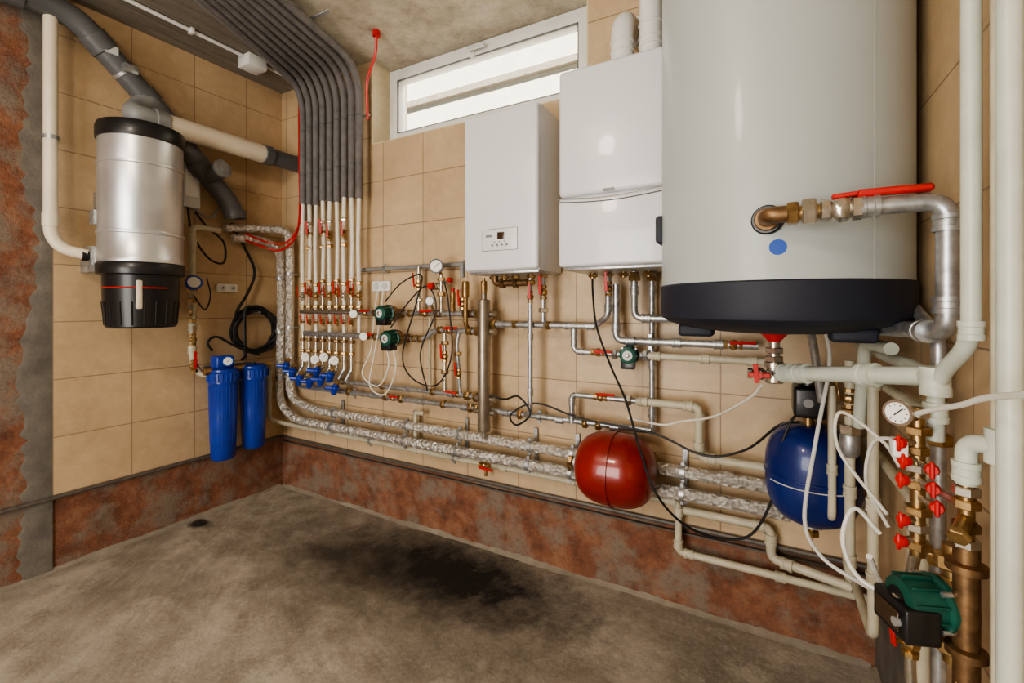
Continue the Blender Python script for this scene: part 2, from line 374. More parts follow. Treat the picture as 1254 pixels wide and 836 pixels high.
g=G('ground_outside',True); box(g('g','ground'),(-8,.4,-.2),(14,8,-.1))
# ------------------------------------------------------------------ BOILERS
g=G('wall_hung_boiler')
x0,x1,z0,z1,d=1.716,2.083,1.39,2.09,.27
box(g('cabinet','enamel'),(x0,-d+.02,z0),(x1,-.012,z1),.008)
box(g('front_cover','enamel'),(x0-.001,-d-.002,z0+.004),(x1+.001,-d+.035,z1-.003),.014,4)
box(g('control_panel_frame','pvcg'),(1.812,-d-.0035,1.478),(1.992,-d+.001,1.574),.002)
box(g('control_panel','enamel'),(1.8138,-d-.0045,1.4798),(1.9902,-d-.001,1.5722),.002)
box(g('display','disp'),(1.893,-d-.006,1.527),(1.928,-d-.004,1.557),.001)
box(g('label','pvcl'),(1.835,-d-.006,1.538),(1.868,-d-.004,1.548))
for i in range(4): cyl(g('buttons','pvcl'),(1.868+.024*i,-d-.003,1.502),(1.868+.024*i,-d-.007,1.502),.0055,12)
for i in range(3): cyl(g('buttons','pvcl'),(1.880+.024*i,-d-.003,1.516),(1.880+.024*i,-d-.006,1.516),.003,10)
box(g('base_plate','galv'),(x0+.01,-d+.03,z0-.008),(x1-.01,-.02,z0+.01),.002)
for i,xx in enumerate((1.78,1.84,1.90,1.98,2.04)): cyl(g('connection_stubs','brass'),(xx,-.12,z0-.03),(xx,-.12,z0),.011); hexn(g,(xx,-.12,z0-.018),(0,0,1),.019,.014,'brass')
g=G('wall_hung_boiler')
x0,x1,z0,z1,d=2.208,2.60,1.385,2.139,.34
box(g('cabinet','enamel'),(x0,-d+.02,z0),(x1,-.012,z1),.010)
box(g('upper_cover','enamel'),(x0-.001,-d-.002,1.655),(x1+.001,-d+.035,z1-.002),.016,4)
box(g('lower_cover','enamel'),(x0-.001,-d-.002,z0+.003),(x1+.001,-d+.035,1.650),.012,4)
pp=[(x0+(x1-x0)*t,-d-.004,1.648-.012*math.sin(math.pi*t)) for t in [i/14 for i in range(15)]]
sweep(g('chrome_trim','chrome'),[V(q) for q in pp],.0035,8)
pp=[(x0+(x1-x0)*t,-d-.003,1.636-.012*math.sin(math.pi*t)) for t in [i/14 for i in range(15)]]
sweep(g('trim_shadow','pvcg'),[V(q) for q in pp],.0022,8)
box(g('badge','pvcl'),(2.385,-d-.006,1.657),(2.425,-d-.002,1.668),.001)
box(g('base_plate','galv'),(x0+.01,-d+.03,z0-.008),(x1-.01,-.02,z0+.01),.002)
for xx in (2.27,2.336,2.40,2.443,2.50): cyl(g('connection_stubs','brass'),(xx,-.12,z0-.03),(xx,-.12,z0),.012); hexn(g,(xx,-.12,z0-.018),(0,0,1),.020,.014,'brass')
g=G('boiler_flue_pipe')
cyl(g('collar','white'),(2.415,-.2,2.13),(2.415,-.2,2.16),.052,20)
tube(g('elbow','white'),[(2.415,-.2,2.14),(2.415,-.2,2.36),(2.415,-.02,2.40)],.042,.12,20)
for z in (2.19,2.225,2.26): ring(g('ribs','white'),(2.415,-.2,z),(0,0,1),.042,.004)
cyl(g('wall_collar','white'),(2.415,-.03,2.397),(2.415,-.012,2.40),.06,20)
g=G('boiler_flue_pipe')
cyl(g('collar','white'),(2.525,-.2,2.13),(2.525,-.2,2.17),.052,20)
tube(g('pipe','white'),[(2.525,-.2,2.14),(2.525,-.2,2.69)],.042,0,20)
for z in (2.22,2.25,2.30): ring(g('ribs','white'),(2.525,-.2,z),(0,0,1),.042,.005)
# ------------------------------------------------------------------ TANK
g=G('water_heater_tank'); c=(2.92,-.53,0)
lathe(g('jacket','tankgrey'),c,(0,0,1),[(.27,1.28),(.288,1.283),(.288,2.38),(.270,2.40)],72)
cyl(g('jacket_seam','tankgrey'),(2.92+.2865*math.cos(math.radians(-52)),-.53+.2865*math.sin(math.radians(-52)),1.29),(2.92+.2865*math.cos(math.radians(-52)),-.53+.2865*math.sin(math.radians(-52)),2.38),.0022,8)
lathe(g('bottom_cover','navy'),c,(0,0,1),[(.06,1.165),(.14,1.17),(.22,1.18),(.27,1.195),(.288,1.207),(.2925,1.222),(.2925,1.292),(.288,1.296)],72)
for k in (0,1,2):
    a=math.radians(200+k*120); u=V((math.cos(a),math.sin(a),0)); box(g('cover_feet','navy'),V((2.92,-.53,1.155))+u*.2-V((.045,.03,0)),V((2.92,-.53,1.19))+u*.2+V((.045,.03,0)),.010,3)
lathe(g('top_cover','navy'),c,(0,0,1),[(.288,2.38),(.2915,2.385),(.2915,2.43),(.27,2.46),(.15,2.50),(.02,2.51)],72)
for z in (1.5,2.1): box(g('wall_bracket','galv'),(2.8,-.30,z),(3.04,-.0,z+.04),.002)
box(g('side_grip','navy'),(2.620,-.60,1.42),(2.645,-.52,1.50),.008)
cyl(g('port_flange','black'),(2.905,-.80,1.425),(2.900,-.826,1.425),.032,24,bev=.003); cyl(g('port_ring','bronze'),(2.901,-.82,1.425),(2.900,-.832,1.425),.025,20,bev=.002)
lathe(g('sticker','bluegrey'),(2.921,-.8172,1.365),(0,-1,0),[(.017,0),(.017,.001)],24)
g=G('hot_water_outlet_pipe'); Y=-.872; Z=1.425
tube(g('brass_elbow','bronze'),[(2.900,-.826,Z),(2.900,Y,Z),(2.955,Y,Z)],.0175,.02,14)
hexn(g,(2.945,Y,Z),(1,0,0),.024,.02,'brass'); hexn(g,(2.972,Y,Z),(1,0,0),.028,.024,'nickel')
cyl(g('nipple','brass'),(2.95,Y,Z),(3.03,Y,Z),.015)
lathe(g('valve_body','nickel'),(2.99,Y,Z),(1,0,0),[(.018,0),(.023,.003),(.023,.016),(.018,.018),(.024,.024),(.026,.034),(.024,.044),(.018,.05),(.023,.052),(.023,.066),(.018,.068)],8)
cyl(g('valve_stem','brass'),(3.024,Y,Z),(3.024,Y,Z+.030),.007,8)
bar(g('lever','redp'),(3.010,Y,Z+.025),(3.05,Y,Z+.027),.020,.008); bar(g('lever','redp'),(3.048,Y,Z+.027),(3.160,Y,Z+.026),.018,.014,bev=.004)
tube(g('pipe','galv'),[(3.05,Y,Z),(3.178,Y,Z),(3.178,Y,1.192),(3.15,-.66,1.188),(2.99,-.52,1.188)],.0165,.034,16)
for q,dd in (((3.068,Y,Z),(1,0,0)),((3.178,Y,1.385),(0,0,1)),((3.178,Y,1.24),(0,0,1)),((3.165,-.80,1.190),(-.13,1,0))): coup(g,q,dd,.0165,.03,'galv')
g=G('tank_drain_assembly'); T=(2.92,-.53)
lathe(g('red_funnel','redp'),(T[0],T[1],1.130),(0,0,1),[(.012,0),(.014,.012),(.034,.034),(.036,.040),(.03,.041)],20)
cyl(g('nipple','nickel'),(T[0],T[1],1.03),(T[0],T[1],1.19),.014)
for z in (1.118,1.095): hexn(g,(T[0],T[1],z),(0,0,1),.024,.016,'nickel')
lathe(g('tee_body','nickel'),(T[0],T[1],1.03),(0,0,1),[(.02,0),(.024,.004),(.024,.018),(.02,.02),(.02,.04),(.024,.042),(.024,.056),(.02,.06)],16)
valve(g,(2.885,-.55,1.055),(-1,0,0),(0,-1,0),.85,'nickel',lever=False)
bar(g('red_lever','redp'),(2.88,-.585,1.035),(2.876,-.588,1.085),.012,.007,(0,1,0))
tube(g('pipe','pprw'),[(2.93,-.53,1.058),(3.155,-.84,1.108)],.018,0,16)
dd=V((.225,-.31,.05)); 
for t in (.08,.22,.7): coup(g,V((2.93,-.53,1.058))+dd*t,dd,.019,.035,'pprw')
hexn(g,V((2.93,-.53,1.058))+dd*.03,dd,.026,.025,'nickel')
tube(g('flexible_hose','galv'),[(3.0,-.45,1.19),(3.02,-.35,1.15),(3.05,-.30,.95)],.012,.04)
# ------------------------------------------------------------------ VESSELS
def vessel(name,c,r,L,axis,m):
    g=G(name); c=V(c); pr=[]
    for i in range(13):
        a=math.pi/2*i/12; pr.append((r*(math.sin(a)**.62) if i else 0,-L/2+ (L/2-.03)*(1-math.cos(a))))
    pr=pr+[(q,-h) for q,h in pr[::-1]]
    lathe(g('shell',m),c,axis,pr,48)
    ring(g('seam',m),c,axis,r,.0045,48); a=V(axis).normalized()
    cyl(g('flange','galv'),c-a*(L/2+.012),c-a*(L/2-.01),.035,20); cyl(g('port','brass'),c-a*(L/2+.04),c-a*(L/2),.013,12); hexn(g,c-a*(L/2+.035),a,.022,.02)
    return g
g=vessel('red_expansion_vessel',(2.385,-.19,.597),.140,.305,(1,0,0),'redpaint')
cyl(g('mounting_strap','redpaint'),(2.381,-.19,.597),(2.389,-.19,.597),.1455,48); box(g('wall_bracket','galv'),(2.36,-.05,.55),(2.41,-.0,.62),.003)
g=vessel('blue_pressure_tank',(3.035,-.17,.69),.135,.32,(0,0,1),'bluepaint'); 
sw=[]
for k in range(14):
    a=math.radians(-150+k*7); sw.append(V((3.035+.1375*math.cos(a),-.17+.1375*math.sin(a),.672)))
sweep(g('white_stripe','pgrey'),sw,.002,6)
for xx in (2.95,3.11): 
    bar(g('bracket_legs','galv'),(xx,-.17,.60),(xx,0,.56),.025,.004)
    bar(g('bracket_legs','galv'),(xx,-.02,.60),(xx,-.02,.50),.025,.004,(0,1,0))
g=G('booster_pump_controller'); box(g('housing','black'),(2.98,-.24,.88),(3.07,-.12,.98),.012,3); cyl(g('cap','black'),(3.025,-.18,.97),(3.025,-.18,1.02),.03,20); cyl(g('stem','brass'),(3.025,-.18,.83),(3.025,-.18,.89),.015); cyl(g('dial','pvcl'),(3.02,-.238,.93),(3.02,-.244,.93),.014,20)
# ------------------------------------------------------------------ WALL PIPES
g=G('foil_insulated_pipe')
FA=[(.04,-.40,1.715),(.07,-.16,1.74),(.19,-.075,1.735),(.19,-.07,1.5),(.185,-.07,.9),(.19,-.07,.64),(.40,-.07,.59),(3.2,-.07,.585)]
tube(g('insulation','foil'),FA,.025,.09,16)
for x in (.5,.95,1.4,1.9,2.2,2.75): cyl(g('foil_tape','foil'),(x,-.07,.589),(x+.05,-.07,.589),.0275,16)
g=G('foil_insulated_pipe')
FB=[(.05,-.36,1.655),(.07,-.20,1.67),(.10,-.08,1.62),(.10,-.07,1.3),(.10,-.085,.60),(.26,-.09,.51),(2.98,-.09,.508)]
tube(g('insulation','foil'),FB,.025,.11,16)
for x in (.4,.8,1.3,1.75,2.3,2.6): cyl(g('foil_tape','foil'),(x,-.09,.509),(x+.05,-.09,.509),.0275,16)
cyl(g('end_collar','brass'),(2.98,-.09,.508),(3.01,-.09,.508),.016)
g=G('pipe_bracket_set')
for x in (.62,1.20,1.55,1.95,2.16,2.62):
    clampring(g,(x,-.07,.587),(1,0,0),.025,(x,0,.587)); clampring(g,(x,-.09,.509),(1,0,0),.025,(x,0,.509))
    bar(g('bracket_rail','galv'),(x,-.012,.44),(x,-.012,.66),.02,.006,(0,-1,0))
for z in (1.45,1.1,.8): clampring(g,(.187,-.07,z),(0,0,1),.025,(.187,0,z)); clampring(g,(.10,-.078,z-.03),(0,0,1),.025,(.10,0,z-.03))
g=G('polypropylene_supply_pipe')
tube(g('pipe','ppr'),[(.08,-.33,.80),(.08,-.14,.79),(.08,-.14,.50),(.13,-.05,.455),(2.5,-.05,.455),(2.60,-.05,.455),(2.60,-.05,.26),(3.2,-.05,.26)],.014,.025)
for q,d in (((.08,-.14,.73),(0,0,1)),((.55,-.05,.455),(1,0,0)),((1.24,-.05,.455),(1,0,0)),((1.8,-.05,.455),(1,0,0)),((2.15,-.05,.455),(1,0,0)),((2.575,-.05,.455),(1,0,0)),((2.60,-.05,.42),(0,0,1)),((2.60,-.05,.29),(0,0,1)),((2.64,-.05,.26),(1,0,0)),((2.95,-.05,.26),(1,0,0))): coup(g,q,d,.014,.034)
tube(g('branch','ppr'),[(1.24,-.05,.455),(1.24,-.05,.66),(1.30,-.05,.66)],.012,.02); coup(g,(1.24,-.05,.50),(0,0,1),.012,.03)
valve(g,(1.70,-.075,.455),(1,0,0),(0,-1,0),.9,'brass'); 
tube(g('branch','brass'),[(1.70,-.06,.455),(1.70,-.06,.40)],.008,0)
for x in (.9,1.5,2.3): clampring(g,(x,-.05,.455),(1,0,0),.014,(x,0,.455))
g=G('polypropylene_supply_pipe')
tube(g('pipe','ppr'),[(2.62,-.05,.43),(2.92,-.05,.43),(2.92,-.05,.32),(3.15,-.12,.32)],.016,.03)
for q,d in (((2.88,-.05,.43),(1,0,0)),((2.92,-.05,.39),(0,0,1)),((2.97,-.07,.32),(1,-.3,0))): coup(g,q,d,.016,.036)
g=G('polypropylene_supply_pipe')
tube(g('pipe','galv'),[(2.16,-.08,.725),(2.16,-.08,.85),(2.24,-.08,.85),(2.44,-.08,.85)],.012,.02); tube(g('ppr_pipe','ppr'),[(2.44,-.08,.85),(2.68,-.08,.85),(2.68,-.08,.66),(2.95,-.08,.655)],.016,.025)
for q,d in (((2.47,-.08,.85),(1,0,0)),((2.64,-.08,.85),(1,0,0)),((2.68,-.08,.81),(0,0,1)),((2.68,-.08,.70),(0,0,1)),((2.72,-.08,.66),(1,0,0))): coup(g,q,d,.016,.034)
valve(g,(2.29,-.08,.85),(1,0,0),(0,-1,.6),.9,'brass'); hexn(g,(2.41,-.08,.85),(1,0,0),.023,.024,'nickel')
coup(g,(2.16,-.08,.82),(0,0,1),.012,.03,'galv'); coup(g,(2.16,-.08,.75),(0,0,1),.012,.03,'galv')
tube(g('brass_tap','brass'),[(2.16,-.09,.50),(2.16,-.12,.55),(2.20,-.16,.56)],.010,.02); hexn(g,(2.17,-.13,.555),(1,-1,.2),.018,.02,'brass')
g=G('galvanised_header_pipe')
tube(g('pipe','galv'),[(.30,-.075,.725),(2.50,-.075,.735)],.0135,0); 
for x in (.6,.95,1.3,1.58,1.82,2.1,2.35): coup(g,(x,-.075,.729),(1,0,0),.0135,.035,'galv')
for x in (.75,1.05,1.16,1.45,1.62,1.655,1.90,2.22,2.28): hexn(g,(x,-.075,.73),(1,0,0),.023,.022,'brass')
valve(g,(1.10,-.075,.728),(1,0,0),(0,-1,.5),.8)
clampring(g,(2.0,-.075,.733),(1,0,0),.0135,(2.0,0,.733)); clampring(g,(.8,-.075,.727),(1,0,0),.0135,(.8,0,.727))
g=G('galvanised_header_pipe')
tube(g('pipe','galv'),[(.36,-.075,.785),(1.68,-.075,.79)],.013,0)
for x in (.55,.9,1.2,1.5): coup(g,(x,-.075,.788),(1,0,0),.013,.035,'galv')
for x in (.70,1.02,1.38): hexn(g,(x,-.075,.788),(1,0,0),.021,.02,'brass')
hexn(g,(1.6,-.075,.79),(1,0,0),.024,.03,'brass'); hexn(g,(1.655,-.08,.79),(1,0,0),.026,.02,'brass'); valve(g,(1.54,-.075,.789),(-1,0,0),(0,-1,.5),.8)
g=G('galvanised_header_pipe')
tube(g('pipe','pvcl'),[(.80,-.04,1.452),(1.60,-.04,1.455),(1.60,-.12,1.455),(1.60,-.12,1.38)],.012,.02)
clampring(g,(1.0,-.04,1.453),(1,0,0),.012,(1.0,0,1.453)); clampring(g,(1.35,-.04,1.453),(1,0,0),.012,(1.35,0,1.453))
g=G('galvanised_header_pipe')
tube(g('pipe','galv'),[(1.74,-.09,1.152),(2.27,-.09,1.152),(2.336,-.12,1.20),(2.336,-.12,1.38)],.0135,.03)
for x in (1.80,1.95,2.15,2.25): coup(g,(x,-.09,1.152),(1,0,0),.0135,.035,'galv')
hexn(g,(1.765,-.09,1.152),(1,0,0),.025,.024); hexn(g,(1.88,-.09,1.152),(1,0,0),.022,.018); hexn(g,(2.05,-.09,1.152),(1,0,0),.022,.018); valve(g,(2.336,-.12,1.31),(0,0,1),(0,-1,0),.9,'brass'); coup(g,(2.336,-.12,1.23),(0,0,1),.0135,.03,'galv')
g=G('galvanised_header_pipe')
tube(g('pipe','galv'),[(2.36,-.09,1.33),(2.36,-.09,1.095),(2.88,-.09,1.095)],.015,.035)
for q,d in (((2.42,-.09,1.095),(1,0,0)),((2.60,-.09,1.095),(1,0,0)),((2.75,-.09,1.095),(1,0,0)),((2.36,-.09,1.15),(0,0,1))): coup(g,q,d,.015,.035,'galv')
valve(g,(2.80,-.09,1.095),(1,0,0),(0,-1,.3),.95,'brass'); clampring(g,(2.5,-.09,1.095),(1,0,0),.015,(2.5,0,1.095))
g=G('galvanised_header_pipe')
tube(g('pipe','galv'),[(2.443,-.12,1.38),(2.443,-.12,1.19),(2.90,-.12,1.185)],.014,.035)
for q,d in (((2.443,-.12,1.30),(0,0,1)),((2.49,-.12,1.19),(1,0,0)),((2.62,-.12,1.189),(1,0,0))): coup(g,q,d,.014,.035,'galv')
hexn(g,(2.443,-.12,1.35),(0,0,1),.024,.022)
g=G('galvanised_header_pipe')
tube(g('pipe','galv'),[(2.50,-.06,1.38),(2.50,-.06,.72)],.012,0)
for z in (1.30,1.0,.80): coup(g,(2.50,-.06,z),(0,0,1),.012,.032,'galv')
hexn(g,(2.50,-.06,1.35),(0,0,1),.022,.02)
g=G('boiler_return_pipe')
tube(g('brass_elbow','bronze'),[(1.79,-.12,1.38),(1.79,-.12,1.345),(1.96,-.12,1.345)],.015,.02); hexn(g,(1.83,-.12,1.345),(1,0,0),.026,.022,'bronze'); hexn(g,(1.90,-.12,1.345),(1,0,0),.024,.02,'bronze')
tube(g('pipe','galv'),[(1.975,-.12,1.38),(1.975,-.12,.80)],.011,0); coup(g,(1.975,-.12,1.10),(0,0,1),.011,.03,'galv'); coup(g,(1.975,-.12,.85),(0,0,1),.011,.03,'galv')
hexn(g,(1.975,-.12,1.345),(0,0,1),.022,.022,'brass'); valve(g,(1.975,-.12,1.28),(0,0,1),(.3,-1,0),.8)
tube(g('pipe','galv'),[(2.04,-.12,1.38),(2.04,-.12,1.17)],.012,0); valve(g,(2.04,-.12,1.30),(0,0,1),(0,-1,0),.95,'brass'); hexn(g,(2.04,-.12,1.22),(0,0,1),.022,.02,'nickel'); tube(g('pipe','galv'),[(2.04,-.12,1.17),(2.04,-.09,1.152)],.012,0)
tube(g('curved_tail','galv'),[(1.975,-.12,.80),(1.975,-.12,.76),(1.93,-.09,.735)],.011,.03)
g=G('hydraulic_separator')
lathe(g('body','steel'),(1.72,-.11,.60),(0,0,1),[(.006,0),(.010,.004),(.010,.03),(.028,.036),(.031,.045),(.031,.66),(.028,.668),(.014,.672),(.014,.71),(.010,.712)],24)
for z in (.725,.79,1.115,1.2): cyl(g('ports','steel'),(1.66,-.09,z),(1.78,-.10,z),.014)
for z in (1.115,1.2): hexn(g,(1.67,-.09,z),(1,0,0),.025,.022,'brass'); hexn(g,(1.63,-.09,z),(1,0,0),.022,.022,'bronze')
cyl(g('air_vent','brass'),(1.72,-.11,1.30),(1.72,-.11,1.36),.016,16,bev=.003); cyl(g('air_vent','brass'),(1.72,-.11,1.36),(1.72,-.11,1.375),.007,10)
g=G('pump_header_pipe')
for z,xa in ((1.20,.36),(1.065,.42)):
    tube(g('pipe','galv'),[(xa,-.09,z),(1.66,-.09,z)] if z>1.1 else [(xa,-.09,z),(1.34,-.09,z),(1.40,-.09,1.115),(1.68,-.09,1.115)],.014,.04)
for x in (.98,1.24,1.42,1.46,1.60): hexn(g,(x,-.09,1.20),(1,0,0),.023,.022,random.choice(['brass','bronze','nickel']))
for x in (.98,1.27,1.31): hexn(g,(x,-.09,1.065),(1,0,0),.023,.022)
for x in (1.44,1.62): hexn(g,(x,-.09,1.115),(1,0,0),.023,.022)
valve(g,(.90,-.09,1.20),(1,0,0),(0,-1,.4),.95); valve(g,(.92,-.09,1.065),(1,0,0),(0,-1,.4),.95); valve(g,(1.34,-.09,1.20),(1,0,0),(0,-1,.4),.95)
valve(g,(1.50,-.09,1.115),(1,0,0),(0,-1,.4),.95); valve(g,(1.58,-.09,1.25),(0,0,1),(0,-1,0),.9); cyl(g('air_pot','brass'),(1.52,-.09,1.21),(1.52,-.09,1.31),.014,14,bev=.003); cyl(g('air_pot','redp'),(1.52,-.09,1.31),(1.52,-.09,1.33),.010,12)
cyl(g('air_pot','brass'),(1.62,-.12,1.28),(1.62,-.12,1.36),.018,14,bev=.003); tube(g('vertical_link','brass'),[(1.62,-.09,1.115),(1.62,-.12,1.15),(1.62,-.12,1.28)],.011,.02)
tube(g('bypass','galv'),[(1.56,-.09,1.115),(1.56,-.11,1.05),(1.56,-.08,.79)],.010,.02); hexn(g,(1.56,-.10,1.0),(0,0,1),.019,.02); valve(g,(1.56,-.095,.90),(0,0,1),(0,-1,0),.75)
gauge(g,(1.40,-.125,1.265),(.4,-1,0),.022,'black'); cyl(g('gauge_stem','brass'),(1.40,-.09,1.20),(1.40,-.12,1.26),.006,8)
pump('circulation_pump',(1.10,-.09,1.20),(1,0,0),(0,-1,0),.95)
pump('circulation_pump',(1.14,-.09,1.065),(1,0,0),(0,-1,0),.95)
g=G('safety_group_with_gauge')
tube(g('pipe','nickel'),[(1.455,-.10,1.20),(1.455,-.10,1.40)],.011,0); gauge(g,(1.455,-.14,1.44),(.35,-1,.05),.034,'black'); cyl(g('gauge_stem','brass'),(1.455,-.10,1.40),(1.455,-.13,1.43),.008)
cyl(g('safety_valve','nickel'),(1.43,-.10,1.34),(1.43,-.14,1.34),.020,16,bev=.003); cyl(g('safety_cap','redp'),(1.43,-.14,1.34),(1.43,-.165,1.34),.018,12,bev=.003); hexn(g,(1.455,-.10,1.30),(0,0,1),.022,.024); hexn(g,(1.455,-.10,1.375),(0,0,1),.02,.018)
cyl(g('safety_cap','redp'),(1.50,-.10,1.37),(1.52,-.10,1.37),.014,12)
tube(g('pipe','nickel'),[(1.455,-.10,1.36),(1.51,-.10,1.36)],.010,0)
g=G('riser_pipe'); tube(g('pipe','nickel'),[(1.28,-.07,1.45),(1.28,-.07,1.20)],.010,0); valve(g,(1.28,-.07,1.35),(0,0,1),(-.3,-1,0),.85); valve(g,(1.47,-.09,.98),(0,0,1),(0,-1,0),.85); tube(g('pipe','nickel'),[(1.47,-.09,1.115),(1.47,-.09,.80)],.010,0); hexn(g,(1.47,-.09,1.05),(0,0,1),.02,.02); hexn(g,(1.47,-.09,.90),(0,0,1),.02,.02); hexn(g,(1.28,-.07,1.27),(0,0,1),.02,.02,'nickel')
tube(g('pipe','ppr'),[(1.34,-.05,1.20),(1.34,-.05,.80)],.008,0)
g=G('recirculation_line')
tube(g('pipe','galv'),[(2.17,-.08,1.15),(2.17,-.08,1.04),(2.34,-.08,1.037)],.012,.025); tube(g('ppr','ppr'),[(2.49,-.08,1.037),(2.92,-.08,1.037)],.014,0)
for q,d in (((2.17,-.08,1.12),(0,0,1)),((2.17,-.08,1.075),(0,0,1)),((2.20,-.08,1.04),(1,0,0))): coup(g,q,d,.012,.03,'galv')
for x in (2.52,2.70,2.86): coup(g,(x,-.08,1.037),(1,0,0),.014,.034)
valve(g,(2.28,-.08,1.04),(1,0,0),(0,-1,.2),.9)
pump('circulation_pump',(2.415,-.08,1.037),(1,0,0),(.12,-1,.05),.80,'galv')
# ------------------------------------------------------------------ PEX bundle & manifold
g=G('insulated_pipe_bundle'); g2=G('pex_riser_pipes')
NS=9
for i in range(NS):
    x=.362+.0625*i
    L=3.0; dx,dy=(.40-.022*i),-.90; zt=2.62; y0=-.10
    p=[(x,y0,1.88-.01*(i%3)),(x,y0,zt),(x+dx*.5,y0+dy*.5,zt),(x+dx*L,y0+dy*L,zt)]
    tube(g('foam_sleeves','foam'),p,.0200,.20,14)
    for z in (2.05,2.33): cyl(g('sleeve_ties','pvcg'),(x,y0,z+.01*(i%2)),(x,y0,z+.012+.01*(i%2)),.0207,14)
    tube(g2('pipes','pex'),[(x,y0,1.92),(x,y0,1.86),(x-.0+(.008 if i%2 else -.008),y0,1.60),(x,y0,1.34)],.0120,.02,10)
tube(g('thin_conduit','pvcl'),[(.31,-.05,1.75),(.31,-.05,2.60),(.49,-.5,2.64),(1.41,-2.8,2.64)],.010,.12,8)
bar(g('ceiling_clip_rail','galv'),(.50,-.48,2.655),(1.08,-.48,2.655),.02,.006); bar(g('ceiling_clip_rail','galv'),(.78,-1.15,2.655),(1.40,-1.15,2.655),.02,.006)
bar(g('wall_clip_rail','galv'),(.33,-.06,2.35),(.90,-.06,2.35),.02,.006)
g=G('heating_manifold')
cyl(g('distributor_bar','nickel'),(.35,-.10,1.205),(.90,-.10,1.205),.017); cyl(g('distributor_bar','galv'),(.38,-.10,1.07),(.92,-.10,1.07),.017)
for i in range(NS):
    x=.362+.0625*i
    valve(g,(x,-.10,1.30+.02*(i%2)),(0,0,1),(.25 if i%2 else -.4,-1,0),.85,'brass' if i%3 else 'nickel')
    hexn(g,(x,-.10,1.37+.02*(i%2)),(0,0,1),.018,.02)
    if i in (1,3,4,6): valve(g,(x,-.10,1.66+.03*(i%2)),(0,0,1),(.5,-1,0),.9); hexn(g,(x,-.10,1.60),(0,0,1),.02,.02); hexn(g,(x,-.10,1.75),(0,0,1),.018,.018,'nickel')
    tube(g('risers','nickel' if i%2 else 'pex'),[(x,-.10,1.34),(x,-.10,1.205 if i%2 else 1.07)],.010,0,10)
    hexn(g,(x,-.10,1.235),(0,0,1),.02,.02); 
    if i<8:
        tube(g('lower_risers','nickel'),[(x,-.10,1.07),(x,-.10,.86)],.010,0,10)
        hexn(g,(x,-.10,1.03),(0,0,1),.019,.018,'bronze'); hexn(g,(x,-.10,.96),(0,0,1),.019,.018); valve(g,(x,-.10,1.14),(0,0,1),(.3,-1,0),.6,'brass')
        tube(g('lower_risers','galv'),[(x,-.10,.87),(x-.03,-.12,.80),(x-.03,-.08,.785)],.010,.01,10)
for x,z in ((.27,.86),(.33,.83),(.40,.79),(.50,.78),(.56,.85),(.60,.80),(.68,.83),(.72,.76)):
    c=V((x,-.15,z)); d=V((.6,-.25,.75)).normalized()
    lathe(g('blue_valves','bluep'),c-d*.046,d,[(.012,0),(.017,.004),(.017,.022),(.021,.026),(.021,.062),(.015,.066),(.015,.088),(.010,.092)],12)
    cyl(g('blue_valves','bluep'),c,c+V((-.6,-.5,.1)).normalized()*.055,.013,10)
    hexn(g,c+d*.055,d,.018,.016,'brass')
for x,z in ((.44,.925),(.53,.915),(.61,.935),(.70,.92)): gauge(g,(x,-.14,z),(.5,-1,0),.024,'white')
for x in (.60,.68): gauge(g,(x+.26,-.14,1.195 if x==.60 else 1.07),(.5,-1,0),.020,'white')
g=G('red_pex_pipe')
cable(g('pipe','redp'),[(1.10,-.20,2.69),(1.06,-.17,2.60),(.97,-.14,2.50),(.945,-.12,2.40),(.93,-.10,2.30)],.008)
cyl(g('ceiling_rosette','redp'),(1.10,-.20,2.67),(1.10,-.20,2.70),.02)
g=G('red_pex_pipe')
cable(g('pipe','redp'),[(.27,-.06,2.62),(.27,-.06,2.2),(.275,-.06,1.85),(.27,-.09,1.68),(.18,-.13,1.60),(.10,-.2,1.62),(.07,-.32,1.66)],.007)
cable(g('pipe','redp'),[(.285,-.04,2.2),(.29,-.05,1.9),(.285,-.09,1.72),(.21,-.13,1.64),(.13,-.2,1.65),(.08,-.30,1.69)],.006)
g=G('ceiling_cable_conduit'); cyl(g('conduit','white'),(.27,-3.5,2.685),(.27,-.05,2.685),.010,10); tube(g('conduit','white'),[(.27,-.06,2.68),(.30,-.03,2.66),(.33,-.02,2.3),(.33,-.02,1.75)],.008,.03,8)
box(g('junction_box','white'),(.215,-.42,2.63),(.325,-.31,2.698),.006)
for y in (-.7,-1.3): box(g('clips','white'),(.252,y,2.67),(.288,y+.02,2.698),.003)
# ------------------------------------------------------------------ LEFT WALL
g=G('central_vacuum_unit'); c=(.23,-.89,0)
lathe(g('canister','alu'),c,(0,0,1),[(.160,1.44),(.167,1.445),(.167,1.465),(.165,1.468),(.165,1.575),(.170,1.578),(.170,1.590),(.164,1.593),(.164,1.598),(.165,1.60),(.165,1.90),(.170,1.903),(.170,1.915),(.164,1.918),(.165,1.925),(.165,2.03),(.160,2.035)],64)
lathe(g('lid','black'),c,(0,0,1),[(.160,2.025),(.172,2.027),(.174,2.04),(.174,2.08),(.168,2.098),(.150,2.106),(.05,2.112),(.01,2.113)],64)
lathe(g('dirt_bucket','black'),c,(0,0,1),[(.02,1.135),(.13,1.135),(.138,1.142),(.148,1.27),(.150,1.385),(.170,1.390),(.172,1.40),(.172,1.435),(.165,1.445),(.05,1.446)],64)
for k in range(20):
    a=2*math.pi*k/20; u=V((math.cos(a),math.sin(a),0)); cyl(g('bucket_ribs','black'),V((.23,-.89,1.15))+u*.138,V((.23,-.89,1.26))+u*.147,.004,6)
ud=V((.75,-.66,0)).normalized()
sw=[]
